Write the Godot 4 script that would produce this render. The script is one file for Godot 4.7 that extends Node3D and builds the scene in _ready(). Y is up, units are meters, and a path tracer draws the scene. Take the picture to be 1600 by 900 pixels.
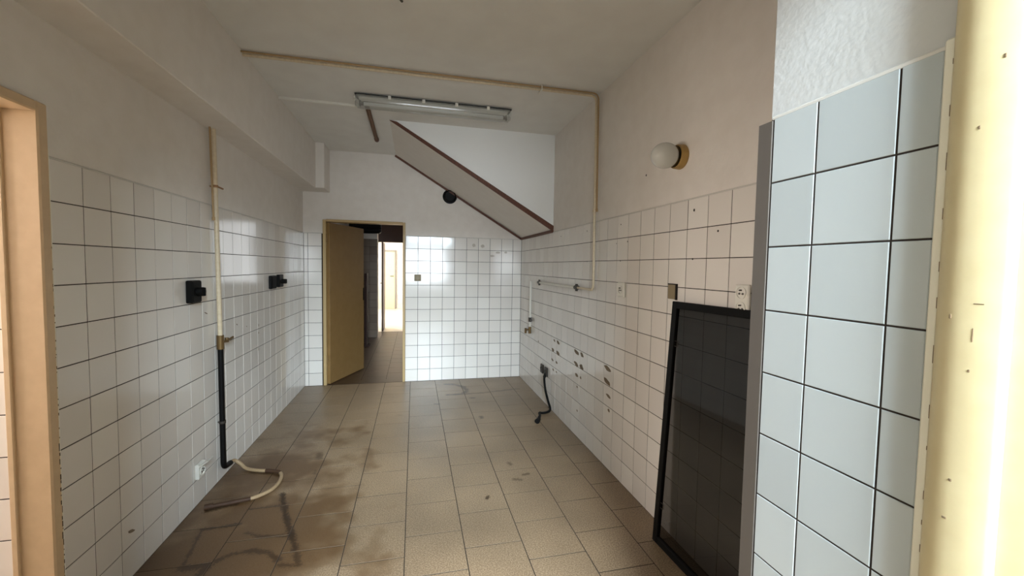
extends Node3D
# An empty tiled kitchen seen from its double doorway. Units are metres, y is up, the back wall is z = 0.

const XL := -1.2406        # face of the tiles on the left wall
const XR := 1.3681         # face of the tiles on the right wall
const XP := 0.8257         # face of the tiled doorway reveal on the right
const H := 2.765           # ceiling
const T := 0.15            # wall tile pitch
const TILE_TOP := 1.8
const PL := 0.006          # plaster lies this far behind the tile face

var M := {}
var taken := {}
var mesh_cache := {}
var rng := RandomNumberGenerator.new()

# ------------------------------------------------------------------ naming
func numbered(called: String) -> String:
	if not taken.has(called):
		taken[called] = 0
		return called
	taken[called] += 1
	return "%s_%03d" % [called, taken[called]]

func tag(o: Node, label: String, category := "", group := "", kind := "") -> Node:
	o.set_meta("label", label)
	if category: o.set_meta("category", category)
	if group: o.set_meta("group", group)
	if kind: o.set_meta("kind", kind)
	return o

func thing(called: String, label: String, category: String, at := Vector3.ZERO, group := "", kind := "") -> Node3D:
	var o := Node3D.new()
	o.name = numbered(called)
	add_child(o, true)
	o.position = at
	tag(o, label, category, group, kind)
	return o

func put(called: String, mesh: Mesh, m: Material, parent: Node, at := Transform3D.IDENTITY) -> MeshInstance3D:
	var o := MeshInstance3D.new()
	o.name = called
	o.mesh = mesh
	o.material_override = m
	o.cast_shadow = GeometryInstance3D.SHADOW_CASTING_SETTING_ON
	parent.add_child(o, true)
	o.transform = at
	return o

func done(called: String, st: SurfaceTool, m: Material, parent: Node) -> MeshInstance3D:
	return put(called, st.commit(), m, parent)

# ------------------------------------------------------------------ shapes
func mb() -> SurfaceTool:
	var st := SurfaceTool.new()
	st.begin(Mesh.PRIMITIVE_TRIANGLES)
	return st

func tri(st: SurfaceTool, a: Vector3, b: Vector3, c: Vector3, na: Vector3, nb: Vector3, nc: Vector3) -> void:
	if (b - a).cross(c - a).dot(na + nb + nc) > 0.0:      # front faces run clockwise
		st.set_normal(na); st.add_vertex(a)
		st.set_normal(nc); st.add_vertex(c)
		st.set_normal(nb); st.add_vertex(b)
	else:
		st.set_normal(na); st.add_vertex(a)
		st.set_normal(nb); st.add_vertex(b)
		st.set_normal(nc); st.add_vertex(c)

func quad(st: SurfaceTool, a: Vector3, b: Vector3, c: Vector3, d: Vector3, out_dir: Vector3) -> void:
	var n := (b - a).cross(c - a)
	if n.length() < 1e-12: n = (c - a).cross(d - a)
	n = n.normalized()
	if n.dot(out_dir) < 0.0: n = -n
	tri(st, a, b, c, n, n, n)
	tri(st, a, c, d, n, n, n)

# a box from corner lo to corner hi with chamfered edges
func box(st: SurfaceTool, lo: Vector3, hi: Vector3, bev := 0.0, xf := Transform3D.IDENTITY) -> void:
	var c := (lo + hi) * 0.5
	var e := (hi - lo) * 0.5
	var b := minf(bev, minf(e.x, minf(e.y, e.z)) * 0.9)
	for ax in 3:
		for s in [-1.0, 1.0]:
			var n := Vector3.ZERO; n[ax] = s
			var u := Vector3.ZERO; u[(ax + 1) % 3] = 1.0
			var v := Vector3.ZERO; v[(ax + 2) % 3] = 1.0
			var p := c + n * e[ax]
			var eu: float = e[(ax + 1) % 3] - b
			var ev: float = e[(ax + 2) % 3] - b
			quad(st, xf * (p - u * eu - v * ev), xf * (p + u * eu - v * ev), xf * (p + u * eu + v * ev), xf * (p - u * eu + v * ev), xf.basis * n)
	if b <= 0.0: return
	for ax in 3:                                           # the twelve edges
		var i := (ax + 1) % 3
		var j := (ax + 2) % 3
		for si in [-1.0, 1.0]:
			for sj in [-1.0, 1.0]:
				var a1 := c; a1[i] += si * e[i]; a1[j] += sj * (e[j] - b)
				var a2 := c; a2[i] += si * (e[i] - b); a2[j] += sj * e[j]
				var d := Vector3.ZERO; d[ax] = e[ax] - b
				var n := Vector3.ZERO; n[i] = si; n[j] = sj
				quad(st, xf * (a1 - d), xf * (a1 + d), xf * (a2 + d), xf * (a2 - d), xf.basis * n)
	for sx in [-1.0, 1.0]:                                 # the eight corners
		for sy in [-1.0, 1.0]:
			for sz in [-1.0, 1.0]:
				var s := Vector3(sx, sy, sz)
				var q := c + s * e
				var n: Vector3 = (xf.basis * s).normalized()
				tri(st, xf * (q - Vector3(0, sy * b, sz * b)), xf * (q - Vector3(sx * b, 0, sz * b)), xf * (q - Vector3(sx * b, sy * b, 0)), n, n, n)

func boxed(lo: Vector3, hi: Vector3, bev := 0.0) -> ArrayMesh:
	var st := mb()
	box(st, lo, hi, bev)
	return st.commit()

# a round bar along a path
func tube(st: SurfaceTool, pts: Array, r: float, sides := 12, r_end := -1.0) -> void:
	var n := pts.size()
	var rings := []
	var dirs := []
	var side := Vector3.ZERO
	for i in n:
		var a: Vector3 = pts[maxi(i - 1, 0)]
		var b: Vector3 = pts[mini(i + 1, n - 1)]
		var d := (b - a).normalized()
		dirs.append(d)
		if i == 0:
			side = d.cross(Vector3.UP if absf(d.y) < 0.9 else Vector3.RIGHT).normalized()
		else:
			side = (side - d * side.dot(d)).normalized()
		var up := d.cross(side)
		var rr := r if r_end < 0.0 else lerpf(r, r_end, float(i) / (n - 1))
		var ring := []
		for k in sides:
			var t := TAU * k / sides
			var o := side * cos(t) + up * sin(t)
			ring.append([(pts[i] as Vector3) + o * rr, o])
		rings.append(ring)
	for i in n - 1:
		for k in sides:
			var k2 := (k + 1) % sides
			var a = rings[i][k]; var b = rings[i][k2]; var c = rings[i + 1][k2]; var d = rings[i + 1][k]
			tri(st, a[0], b[0], c[0], a[1], b[1], c[1])
			tri(st, a[0], c[0], d[0], a[1], c[1], d[1])
	for cap in [[0, -1.0], [n - 1, 1.0]]:
		var nn: Vector3 = dirs[cap[0]] * cap[1]
		for k in sides:
			tri(st, pts[cap[0]], rings[cap[0]][k][0], rings[cap[0]][(k + 1) % sides][0], nn, nn, nn)

func tubed(pts: Array, r: float, sides := 12) -> ArrayMesh:
	var st := mb()
	tube(st, pts, r, sides)
	return st.commit()

# rounds the corners of a path
func rounded(pts: Array, rad: float, steps := 6) -> Array:
	var out := [pts[0]]
	for i in range(1, pts.size() - 1):
		var p: Vector3 = pts[i]
		var a: Vector3 = (pts[i - 1] - p)
		var b: Vector3 = (pts[i + 1] - p)
		var t := minf(rad, minf(a.length(), b.length()) * 0.45)
		var pa := p + a.normalized() * t
		var pb := p + b.normalized() * t
		for k in steps + 1:
			var u := float(k) / steps
			out.append(pa.lerp(p, u).lerp(p.lerp(pb, u), u))
	out.append(pts[-1])
	return out

func smooth_path(pts: Array, per := 6) -> Array:
	var c := Curve3D.new()
	for i in pts.size():
		var a: Vector3 = pts[maxi(i - 1, 0)]
		var b: Vector3 = pts[mini(i + 1, pts.size() - 1)]
		var d := (b - a) / 6.0
		c.add_point(pts[i], -d, d)
	var out := []
	for i in pts.size() - 1:
		for k in per:
			out.append(c.sample(i, float(k) / per))
	out.append(pts[-1])
	return out

# turns a profile of [radius, height] round the y axis of xf
func lathe(st: SurfaceTool, prof: Array, xf: Transform3D, sides := 24) -> void:
	for i in prof.size() - 1:
		var p: Array = prof[i]
		var q: Array = prof[i + 1]
		var n2 := Vector2(q[1] - p[1], -(q[0] - p[0])).normalized()
		for k in sides:
			var t1 := TAU * k / sides
			var t2 := TAU * (k + 1) / sides
			var d1 := Vector3(cos(t1), 0, sin(t1))
			var d2 := Vector3(cos(t2), 0, sin(t2))
			var a: Vector3 = xf * (d1 * p[0] + Vector3.UP * p[1])
			var b: Vector3 = xf * (d2 * p[0] + Vector3.UP * p[1])
			var c: Vector3 = xf * (d2 * q[0] + Vector3.UP * q[1])
			var d: Vector3 = xf * (d1 * q[0] + Vector3.UP * q[1])
			var na: Vector3 = (xf.basis * (d1 * n2.x + Vector3.UP * n2.y)).normalized()
			var nb: Vector3 = (xf.basis * (d2 * n2.x + Vector3.UP * n2.y)).normalized()
			if p[0] > 1e-6: tri(st, a, b, c, na, nb, nb)
			if q[0] > 1e-6: tri(st, a, c, d, na, nb, na)

# a closed outline (x, y) pushed along z from z0 to z1, then placed by xf
func prism(st: SurfaceTool, outline: PackedVector2Array, z0: float, z1: float, xf := Transform3D.IDENTITY) -> void:
	var idx := Geometry2D.triangulate_polygon(outline)
	for s in [[z0, -1.0], [z1, 1.0]]:
		var n: Vector3 = xf.basis * Vector3(0, 0, s[1])
		for i in range(0, idx.size(), 3):
			var v := []
			for k in 3:
				var p := outline[idx[i + k]]
				v.append(xf * Vector3(p.x, p.y, s[0]))
			tri(st, v[0], v[1], v[2], n, n, n)
	var area := 0.0
	for i in outline.size():
		area += outline[i].cross(outline[(i + 1) % outline.size()])
	for i in outline.size():
		var p := outline[i]
		var q := outline[(i + 1) % outline.size()]
		var e := (q - p)
		var o := Vector2(e.y, -e.x) * signf(area)
		quad(st, xf * Vector3(p.x, p.y, z0), xf * Vector3(q.x, q.y, z0), xf * Vector3(q.x, q.y, z1), xf * Vector3(p.x, p.y, z1), xf.basis * Vector3(o.x, o.y, 0))

# a glazed tile: plate in the xy plane, centred, its face at z = 0, chamfered all round
func tile_mesh(w: float, h: float, t: float, b: float) -> ArrayMesh:
	var key := "%.4f %.4f %.4f" % [w, h, t]
	if mesh_cache.has(key): return mesh_cache[key]
	var st := mb()
	var o := [Vector3(-w / 2, -h / 2, 0), Vector3(w / 2, -h / 2, 0), Vector3(w / 2, h / 2, 0), Vector3(-w / 2, h / 2, 0)]
	var i := []
	for p in o: i.append(Vector3(p.x - signf(p.x) * b, p.y - signf(p.y) * b, 0))
	quad(st, i[0], i[1], i[2], i[3], Vector3.BACK)
	for k in 4:
		var k2 := (k + 1) % 4
		var out_dir: Vector3 = o[k] + o[k2]
		var dz := Vector3(0, 0, -b)
		var dt := Vector3(0, 0, -t)
		quad(st, i[k], i[k2], o[k2] + dz, o[k] + dz, out_dir.normalized() + Vector3.BACK)
		quad(st, o[k] + dz, o[k2] + dz, o[k2] + dt, o[k] + dt, out_dir)
	mesh_cache[key] = st.commit()
	return mesh_cache[key]

# tiles on a wall: joints at us (along u) and vs (up); u cross up = the way the wall faces
func tile_field(parent: Node, origin: Vector3, u: Vector3, us: Array, vs: Array, tilt := 0.0035, kinds: Array = []) -> void:
	var n := u.cross(Vector3.UP).normalized()
	for c in us.size() - 1:
		for r in vs.size() - 1:
			var w: float = us[c + 1] - us[c]
			var h: float = vs[r + 1] - vs[r]
			var g := 0.0036
			var mid: Vector3 = origin + u * ((us[c] + us[c + 1]) / 2.0) + Vector3.UP * ((vs[r] + vs[r + 1]) / 2.0)
			var basis := Basis(u, Vector3.UP, n)
			basis = basis * Basis(Vector3.RIGHT, rng.randf_range(-tilt, tilt)) * Basis(Vector3.UP, rng.randf_range(-tilt, tilt))
			put("tile", tile_mesh(w - g, h - g, 0.0058, 0.0012), (M.tiles if kinds.is_empty() else kinds)[rng.randi() % 3], parent, Transform3D(basis, mid + n * rng.randf_range(-0.0003, 0.0003)))

func steps(a: float, b: float, d: float) -> Array:
	var out := []
	var n := roundi((b - a) / d)
	for i in n + 1: out.append(a + (b - a) * i / n)
	return out

func rows12() -> Array: return steps(0.0, TILE_TOP, T)

# ------------------------------------------------------------------ materials
func mat(c: Color, rough: float, metal := 0.0) -> StandardMaterial3D:
	var m := StandardMaterial3D.new()
	m.albedo_color = c
	m.roughness = rough
	m.metallic = metal
	return m

func noise_tex(seed_: int, freq: float, octaves: int, size := 512) -> ImageTexture:
	var f := FastNoiseLite.new()
	f.seed = seed_
	f.frequency = freq
	f.fractal_octaves = octaves
	return ImageTexture.create_from_image(f.get_seamless_image(size, size))

# two tones mixed by noise: paint that is not perfectly even
func mottle_tex(seed_: int, freq: float, a: Color, b: Color, size := 512) -> ImageTexture:
	var f := FastNoiseLite.new()
	f.seed = seed_
	f.frequency = freq
	f.fractal_octaves = 5
	var src := f.get_seamless_image(size, size)
	var img := Image.create(size, size, false, Image.FORMAT_RGB8)
	for y in size:
		for x in size:
			img.set_pixel(x, y, a.lerp(b, src.get_pixel(x, y).r))
	return ImageTexture.create_from_image(img)

func tri_map(m: StandardMaterial3D, per_metre: float) -> void:
	m.uv1_triplanar = true
	m.uv1_world_triplanar = true
	m.uv1_scale = Vector3.ONE * per_metre

const FLOOR_W := 1024
const FLOOR_H := 2048
const FLOOR_PX := 3.0        # metres that the floor picture spans in x
const FLOOR_PZ := 6.0        # and in z

# the speckled stoneware with the dirt that lies on it: streaks, scuffs, and at left brown dirt with shade painted in
func floor_tex(stained_shaded: bool) -> ImageTexture:
	var fine := FastNoiseLite.new()
	fine.seed = 5; fine.frequency = 0.36; fine.fractal_octaves = 2
	var coarse := FastNoiseLite.new()
	coarse.seed = 9; coarse.frequency = 0.006; coarse.fractal_octaves = 4
	var a := fine.get_seamless_image(512, 512)
	var b := coarse.get_seamless_image(512, 512)
	var dirt := PackedFloat32Array()
	dirt.resize(FLOOR_W * FLOOR_H)
	if stained_shaded:
		var strokes := [
			[[[-0.79, 2.45], [-0.74, 2.6], [-0.689, 2.732], [-0.63, 2.88], [-0.575, 3.01]], 0.016, 0.8],
			[[[-0.92, 3.024], [-0.867, 2.988], [-0.782, 2.982], [-0.691, 3.017], [-0.633, 3.077]], 0.016, 0.55],
			[[[-0.856, 2.825], [-0.777, 2.873], [-0.646, 2.888]], 0.012, 0.5],
			[[[-1.102, 2.745], [-0.932, 2.732]], 0.012, 0.7],
			[[[-0.928, 2.589], [-0.747, 2.583]], 0.010, 0.6],
			[[[-1.102, 2.745], [-1.055, 3.04]], 0.009, 0.6],
			[[[-1.055, 3.05], [-0.945, 3.05], [-0.955, 3.13]], 0.02, 0.7],
			[[[-0.611, 3.12], [-0.53, 3.137], [-0.556, 3.054]], 0.014, 0.5],
			[[[-1.16, 2.56], [-1.09, 2.53], [-1.02, 2.52]], 0.018, 0.6],
			[[[-1.08, 2.12], [-0.94, 2.16], [-0.88, 2.2]], 0.014, 0.5],
			[[[-0.69, 1.9], [-0.68, 1.98]], 0.02, 0.4], [[[-0.66, 2.17], [-0.655, 2.22]], 0.016, 0.4],
			[[[0.388, 0.202], [0.47, 0.225], [0.542, 0.277], [0.59, 0.36], [0.608, 0.472], [0.58, 0.56], [0.53, 0.628], [0.382, 0.63]], 0.028, 0.55],
			[[[0.53, 0.635], [0.862, 0.604], [1.22, 0.537]], 0.02, 0.35],
			[[[0.637, 1.36], [0.637, 1.4]], 0.02, 0.5], [[[0.62, 0.78], [0.65, 0.785]], 0.02, 0.5], [[[0.45, 2.76], [0.465, 2.74]], 0.010, 0.7],
			[[[0.69, 2.33], [0.7, 2.36]], 0.016, 0.35], [[[0.68, 2.57], [0.72, 2.585]], 0.014, 0.4], [[[0.75, 2.52], [0.79, 2.515]], 0.010, 0.4], [[[0.23, 0.91], [0.26, 0.925]], 0.018, 0.4],
		]
		for s in strokes:
			var line: Array = s[0]
			for i in line.size() - 1:
				var p := Vector2(line[i][0], line[i][1])
				var q := Vector2(line[i + 1][0], line[i + 1][1])
				var reach: float = s[1] * 2.2
				var x0 := int(floor((minf(p.x, q.x) - reach) / FLOOR_PX * FLOOR_W))
				var x1 := int(ceil((maxf(p.x, q.x) + reach) / FLOOR_PX * FLOOR_W))
				var y0 := int(floor((minf(p.y, q.y) - reach) / FLOOR_PZ * FLOOR_H))
				var y1 := int(ceil((maxf(p.y, q.y) + reach) / FLOOR_PZ * FLOOR_H))
				for y in range(y0, y1 + 1):
					for x in range(x0, x1 + 1):
						var w := Vector2(float(x) / FLOOR_W * FLOOR_PX, float(y) / FLOOR_H * FLOOR_PZ)
						var near := Geometry2D.get_closest_point_to_segment(w, p, q).distance_to(w)
						var ragged: float = near / s[1] + fine.get_noise_2d(x * 0.5, y * 0.5) * 0.9 + coarse.get_noise_2d(x * 4.0, y * 4.0) * 0.8
						var v := clampf(1.35 - ragged, 0.0, 1.0) * float(s[2])
						var at := posmod(y, FLOOR_H) * FLOOR_W + posmod(x, FLOOR_W)
						if v > dirt[at]: dirt[at] = v
	var shade_film := 0.8 if stained_shaded else 0.0
	var soil_shade := PackedFloat32Array()                       # brown dirt plus the painted shade of the left floor, at quarter resolution
	soil_shade.resize(256 * 512)
	if stained_shaded:
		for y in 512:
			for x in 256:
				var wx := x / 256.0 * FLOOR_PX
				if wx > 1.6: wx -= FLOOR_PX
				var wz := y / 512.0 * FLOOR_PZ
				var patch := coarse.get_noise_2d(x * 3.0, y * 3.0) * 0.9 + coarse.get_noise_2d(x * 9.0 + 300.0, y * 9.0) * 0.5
				soil_shade[y * 256 + x] = clampf((1.25 - Vector2((wx + 1.0) / 0.62, (wz - 3.2) / 1.5).length() + patch) * 1.6, 0.0, 1.0)
	var data := PackedByteArray()
	data.resize(FLOOR_W * FLOOR_H * 3)
	var da := a.get_data()
	var db := b.get_data()
	var r1 := Vector3(0.605, 0.52, 0.42)
	var r2 := Vector3(0.45, 0.37, 0.28)
	var streak := Vector3(0.15, 0.09, 0.04)
	var grime_shade := Vector3(0.29, 0.185, 0.085)  # dirt brown that also darkens the left floor in place of shade
	for y in FLOOR_H:
		for x in FLOOR_W:
			var n1 := da[(y & 511) * 512 + (x & 511)] / 255.0
			var n2 := db[((y >> 1) & 511) * 512 + ((x >> 1) & 511)] / 255.0
			var f := clampf((n1 - 0.5) * 2.6 + 0.5, 0.0, 1.0)
			var c := r2.lerp(r1, f) * (0.90 + 0.2 * n2)
			var g: float = dirt[y * FLOOR_W + x]
			if shade_film > 0.0:
				c = c.lerp(grime_shade, soil_shade[(y >> 2) * 256 + (x >> 2)] * shade_film * clampf(0.75 + (n1 - 0.5) * 1.2, 0.0, 1.0))
			if g > 0.0: c = c.lerp(streak, g)
			var k := (y * FLOOR_W + x) * 3
			data[k] = int(c.x * 255.0); data[k + 1] = int(c.y * 255.0); data[k + 2] = int(c.z * 255.0)
	return ImageTexture.create_from_image(Image.create_from_data(FLOOR_W, FLOOR_H, false, Image.FORMAT_RGB8, data))

func make_materials() -> void:
	M.tiles = []
	for c in [Color8(230, 223, 215), Color8(226, 219, 211), Color8(233, 227, 219)]:
		var t := mat(c, 0.11)
		M.tiles.append(t)
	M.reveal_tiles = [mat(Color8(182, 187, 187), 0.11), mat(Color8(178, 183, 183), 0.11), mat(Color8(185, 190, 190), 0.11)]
	M.grout = mat(Color8(44, 34, 28), 0.95)
	M.plaster = mat(Color.WHITE, 0.92)
	M.plaster.albedo_texture = mottle_tex(3, 0.012, Color8(225, 217, 208), Color8(232, 225, 217))
	M.plaster.heightmap_enabled = true
	M.plaster.heightmap_texture = noise_tex(4, 0.05, 4)
	M.plaster.heightmap_scale = 0.07
	tri_map(M.plaster, 1.0)
	M.reveal_plaster = mat(Color8(196, 195, 192), 0.85)
	M.reveal_plaster.heightmap_enabled = true
	M.reveal_plaster.heightmap_texture = M.plaster.heightmap_texture
	M.reveal_plaster.heightmap_scale = 0.05
	tri_map(M.reveal_plaster, 2.0)
	M.ceiling = mat(Color.WHITE, 0.95)
	M.ceiling.albedo_texture = mottle_tex(8, 0.01, Color8(224, 220, 214), Color8(231, 228, 222))
	tri_map(M.ceiling, 0.7)
	M.new_paint = mat(Color8(240, 239, 236), 0.85)
	M.fillet = mat(Color8(206, 201, 193), 0.7)
	M.floor = mat(Color.WHITE, 0.4)
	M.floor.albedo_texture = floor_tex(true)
	M.floor.uv1_triplanar = true
	M.floor.uv1_world_triplanar = true
	M.floor.uv1_scale = Vector3(1.0 / FLOOR_PX, 1.0, 1.0 / FLOOR_PZ)
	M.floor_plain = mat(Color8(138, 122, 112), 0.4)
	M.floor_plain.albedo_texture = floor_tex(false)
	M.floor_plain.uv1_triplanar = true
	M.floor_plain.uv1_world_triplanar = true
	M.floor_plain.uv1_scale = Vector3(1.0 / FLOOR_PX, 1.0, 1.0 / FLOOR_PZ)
	M.floor_grout = mat(Color8(40, 30, 21), 0.95)
	M.cream = mat(Color.WHITE, 0.38)
	M.cream.albedo_texture = mottle_tex(21, 0.02, Color8(231, 216, 176), Color8(239, 226, 190))
	tri_map(M.cream, 1.5)
	M.cream_shaded = mat(Color.WHITE, 0.45)  # cream darkened so the leaf's shade sits in the colour
	M.cream_shaded.albedo_texture = mottle_tex(22, 0.015, Color8(138, 106, 62), Color8(148, 116, 72))
	tri_map(M.cream_shaded, 1.0)
	M.olive_frame = mat(Color8(184, 156, 108), 0.45)
	M.peach_frame = mat(Color.WHITE, 0.4)
	M.peach_frame.albedo_texture = mottle_tex(23, 0.02, Color8(208, 178, 140), Color8(217, 188, 150))
	tri_map(M.peach_frame, 1.5)
	M.foreground_frame = mat(Color.WHITE, 0.38)
	M.foreground_frame.albedo_texture = mottle_tex(24, 0.02, Color8(212, 194, 150), Color8(220, 204, 162))
	tri_map(M.foreground_frame, 1.5)
	M.caulk = mat(Color8(232, 226, 208), 0.6)
	M.chip = mat(Color8(118, 96, 70), 0.9)
	M.rust_chip = mat(Color8(62, 46, 34), 0.9)
	M.wood = mat(Color.WHITE, 0.55)
	M.wood.albedo_texture = mottle_tex(31, 0.03, Color8(72, 38, 22), Color8(112, 62, 36))
	tri_map(M.wood, 3.0)
	M.pipe_paint = mat(Color.WHITE, 0.4)
	M.pipe_paint.albedo_texture = mottle_tex(41, 0.03, Color8(204, 184, 152), Color8(224, 208, 180))
	tri_map(M.pipe_paint, 3.0)
	M.pipe_white = mat(Color8(222, 216, 204), 0.4)
	M.old_paint = mat(Color.WHITE, 0.6)
	M.old_paint.albedo_texture = mottle_tex(43, 0.04, Color8(122, 84, 50), Color8(168, 128, 84))
	tri_map(M.old_paint, 4.0)
	M.tan_paint = mat(Color8(172, 140, 98), 0.5)
	M.dark_pipe = mat(Color8(104, 72, 44), 0.6)
	M.black = mat(Color8(9, 8, 8), 0.5)
	M.black.metallic_specular = 0.3
	M.black_rubber = mat(Color8(12, 11, 10), 0.65)
	M.black_rubber.metallic_specular = 0.3
	M.brass = mat(Color8(120, 96, 62), 0.45, 0.7)
	M.iron = mat(Color8(74, 68, 62), 0.5, 0.6)
	M.guard = mat(Color8(92, 84, 77), 0.5, 0.1)
	M.white_plastic = mat(Color8(228, 224, 214), 0.35)
	M.beige_plastic = mat(Color8(138, 122, 92), 0.5)
	M.socket_hole = mat(Color8(96, 90, 84), 0.6)
	M.glass = mat(Color(0.035, 0.022, 0.014, 0.84), 0.05)
	M.glass.transparency = BaseMaterial3D.TRANSPARENCY_ALPHA
	M.clear_cover = mat(Color(0.74, 0.74, 0.71, 0.38), 0.12)
	M.clear_cover.transparency = BaseMaterial3D.TRANSPARENCY_ALPHA
	M.pane = mat(Color(0.95, 0.97, 1.0, 0.04), 0.02)
	M.pane.transparency = BaseMaterial3D.TRANSPARENCY_ALPHA
	M.grey_metal = mat(Color8(150, 148, 142), 0.4, 0.2)
	M.tube_glass = mat(Color8(226, 226, 222), 0.15)
	M.opal = mat(Color8(206, 204, 196), 0.08)
	M.ochre = mat(Color8(176, 140, 78), 0.45)
	M.hose = mat(Color.WHITE, 0.5)
	M.hose.albedo_texture = mottle_tex(51, 0.05, Color8(142, 115, 84), Color8(184, 160, 126))
	tri_map(M.hose, 6.0)
	M.hose_dirty = mat(Color8(66, 42, 24), 0.7)
	M.glue = mat(Color.WHITE, 0.8)
	M.glue.albedo_texture = mottle_tex(61, 0.06, Color8(106, 90, 72), Color8(138, 120, 98))
	tri_map(M.glue, 9.0)
	M.smudge = mat(Color8(190, 180, 166), 0.6)
	M.hole = mat(Color8(34, 28, 24), 0.9)
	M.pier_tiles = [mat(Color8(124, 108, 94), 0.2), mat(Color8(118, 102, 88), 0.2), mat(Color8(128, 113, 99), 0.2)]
	M.brown_door = mat(Color8(66, 42, 30), 0.5)
	M.dark_board = mat(Color8(46, 22, 14), 0.8)
	M.far_floor = mat(Color8(226, 221, 212), 0.3)
	M.window_frame = mat(Color8(230, 228, 222), 0.4)
	M.outer_wall = mat(Color8(158, 152, 142), 0.9)
	M.outer_floor = mat(Color8(150, 132, 108), 0.5)

# ------------------------------------------------------------------ setting
func wall(called: String, label: String) -> Node3D:
	return thing(called, label, "wall", Vector3.ZERO, "", "structure")

func slab(parent: Node, called: String, m: Material, boxes: Array) -> MeshInstance3D:
	var st := mb()
	for b in boxes: box(st, b[0], b[1])
	return done(called, st, m, parent)

func window_unit(called: String, label: String, lo: Vector3, hi: Vector3, along: int, deep: int) -> void:
	# frame, one mullion and two panes in a wall opening; "along" runs across the window, "deep" through the wall
	var o := thing(called, label, "window", Vector3.ZERO, "", "structure")
	var st := mb()
	var w := 0.05
	var a := lo; var b := hi
	b = hi; b.y = lo.y + w
	box(st, lo, b, 0.006)
	a = lo; a.y = hi.y - w
	box(st, a, hi, 0.006)
	for s in [lo[along], (lo[along] + hi[along]) / 2.0 - w / 2.0, hi[along] - w]:
		a = lo; a[along] = s; a.y = lo.y + w
		b = hi; b[along] = s + w; b.y = hi.y - w
		box(st, a, b, 0.006)
	done("window_frame", st, M.window_frame, o)
	var mid: float = (lo[deep] + hi[deep]) / 2.0
	var c: float = (lo[along] + hi[along]) / 2.0
	for s in [[lo[along] + w, c - w / 2.0], [c + w / 2.0, hi[along] - w]]:
		a = lo; a[along] = s[0]; a.y = lo.y + w; a[deep] = mid - 0.002
		b = hi; b[along] = s[1]; b.y = hi.y - w; b[deep] = mid + 0.002
		var pst := mb()
		var e := Vector3.ZERO; e[along] = b[along] - a[along]
		var up := Vector3(0, b.y - a.y, 0)
		var n := Vector3.ZERO; n[deep] = 1.0
		a[deep] = mid
		quad(pst, a, a + e, a + e + up, a + up, n)
		done("pane", pst, M.pane, o)

func daylight(called: String, at: Vector3, toward: Vector3, size: Vector2, energy: float, color: Color) -> void:
	var l := AreaLight3D.new()
	l.name = called
	add_child(l)
	l.look_at_from_position(at, at + toward, Vector3.UP)
	l.area_size = size
	l.area_normalize_energy = true
	l.light_energy = energy
	l.light_color = color
	l.area_range = 30.0
	l.area_attenuation = 2.0
	l.shadow_enabled = true

func build_camera_and_light() -> void:
	var cam := Camera3D.new()
	cam.name = "camera"
	add_child(cam)
	cam.position = Vector3(0.0078, 1.443, 5.2256)
	cam.basis = Basis(Vector3.UP, -0.2332) * Basis(Vector3.RIGHT, -0.0507) * Basis(Vector3.BACK, 0.0164)
	cam.fov = rad_to_deg(2.0 * atan(450.0 / 644.63))
	cam.near = 0.02
	cam.far = 100.0
	cam.current = true
	var env := Environment.new()
	env.tonemap_mode = Environment.TONE_MAPPER_LINEAR
	env.tonemap_exposure = 2.0
	env.background_mode = Environment.BG_SKY
	var sky := Sky.new()
	var sm := ProceduralSkyMaterial.new()
	sm.sky_top_color = Color(0.45, 0.6, 0.85)
	sm.sky_horizon_color = Color(0.78, 0.84, 0.9)
	sm.ground_bottom_color = Color(0.35, 0.34, 0.32)
	sm.ground_horizon_color = Color(0.6, 0.62, 0.63)
	sky.sky_material = sm
	env.sky = sky
	env.sdfgi_enabled = true
	env.ssao_enabled = true
	env.ssil_enabled = true
	var we := WorldEnvironment.new()
	we.name = "world_environment"
	we.environment = env
	add_child(we)
	# area lights outside each window; the front and side windows are unseen additions
	daylight("added_high_daylight", Vector3(0.5, 2.9, 7.66), Vector3(0, 0, -1), Vector2(1.4, 1.4), 57.0, Color(0.87, 0.95, 1.0))
	daylight("added_low_daylight", Vector3(0.3, 1.45, 7.66), Vector3(0, 0, -1), Vector2(1.4, 1.1), 8.0, Color(0.92, 0.965, 1.0))
	daylight("added_side_daylight", Vector3(-3.42, 1.65, 3.95), Vector3(1, 0, 0), Vector2(0.9, 1.3), 5.2, Color(1.0, 0.95, 0.91))
	daylight("passage_window_daylight", Vector3(0.98, 1.65, -4.16), Vector3(0, 0, 1), Vector2(0.76, 1.3), 0.45, Color(0.96, 0.98, 1.0))
	daylight("far_window_daylight", Vector3(-2.16, 1.65, -6.6), Vector3(1, 0, 0), Vector2(2.4, 1.5), 11.0, Color(1.0, 0.97, 0.92))

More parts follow.
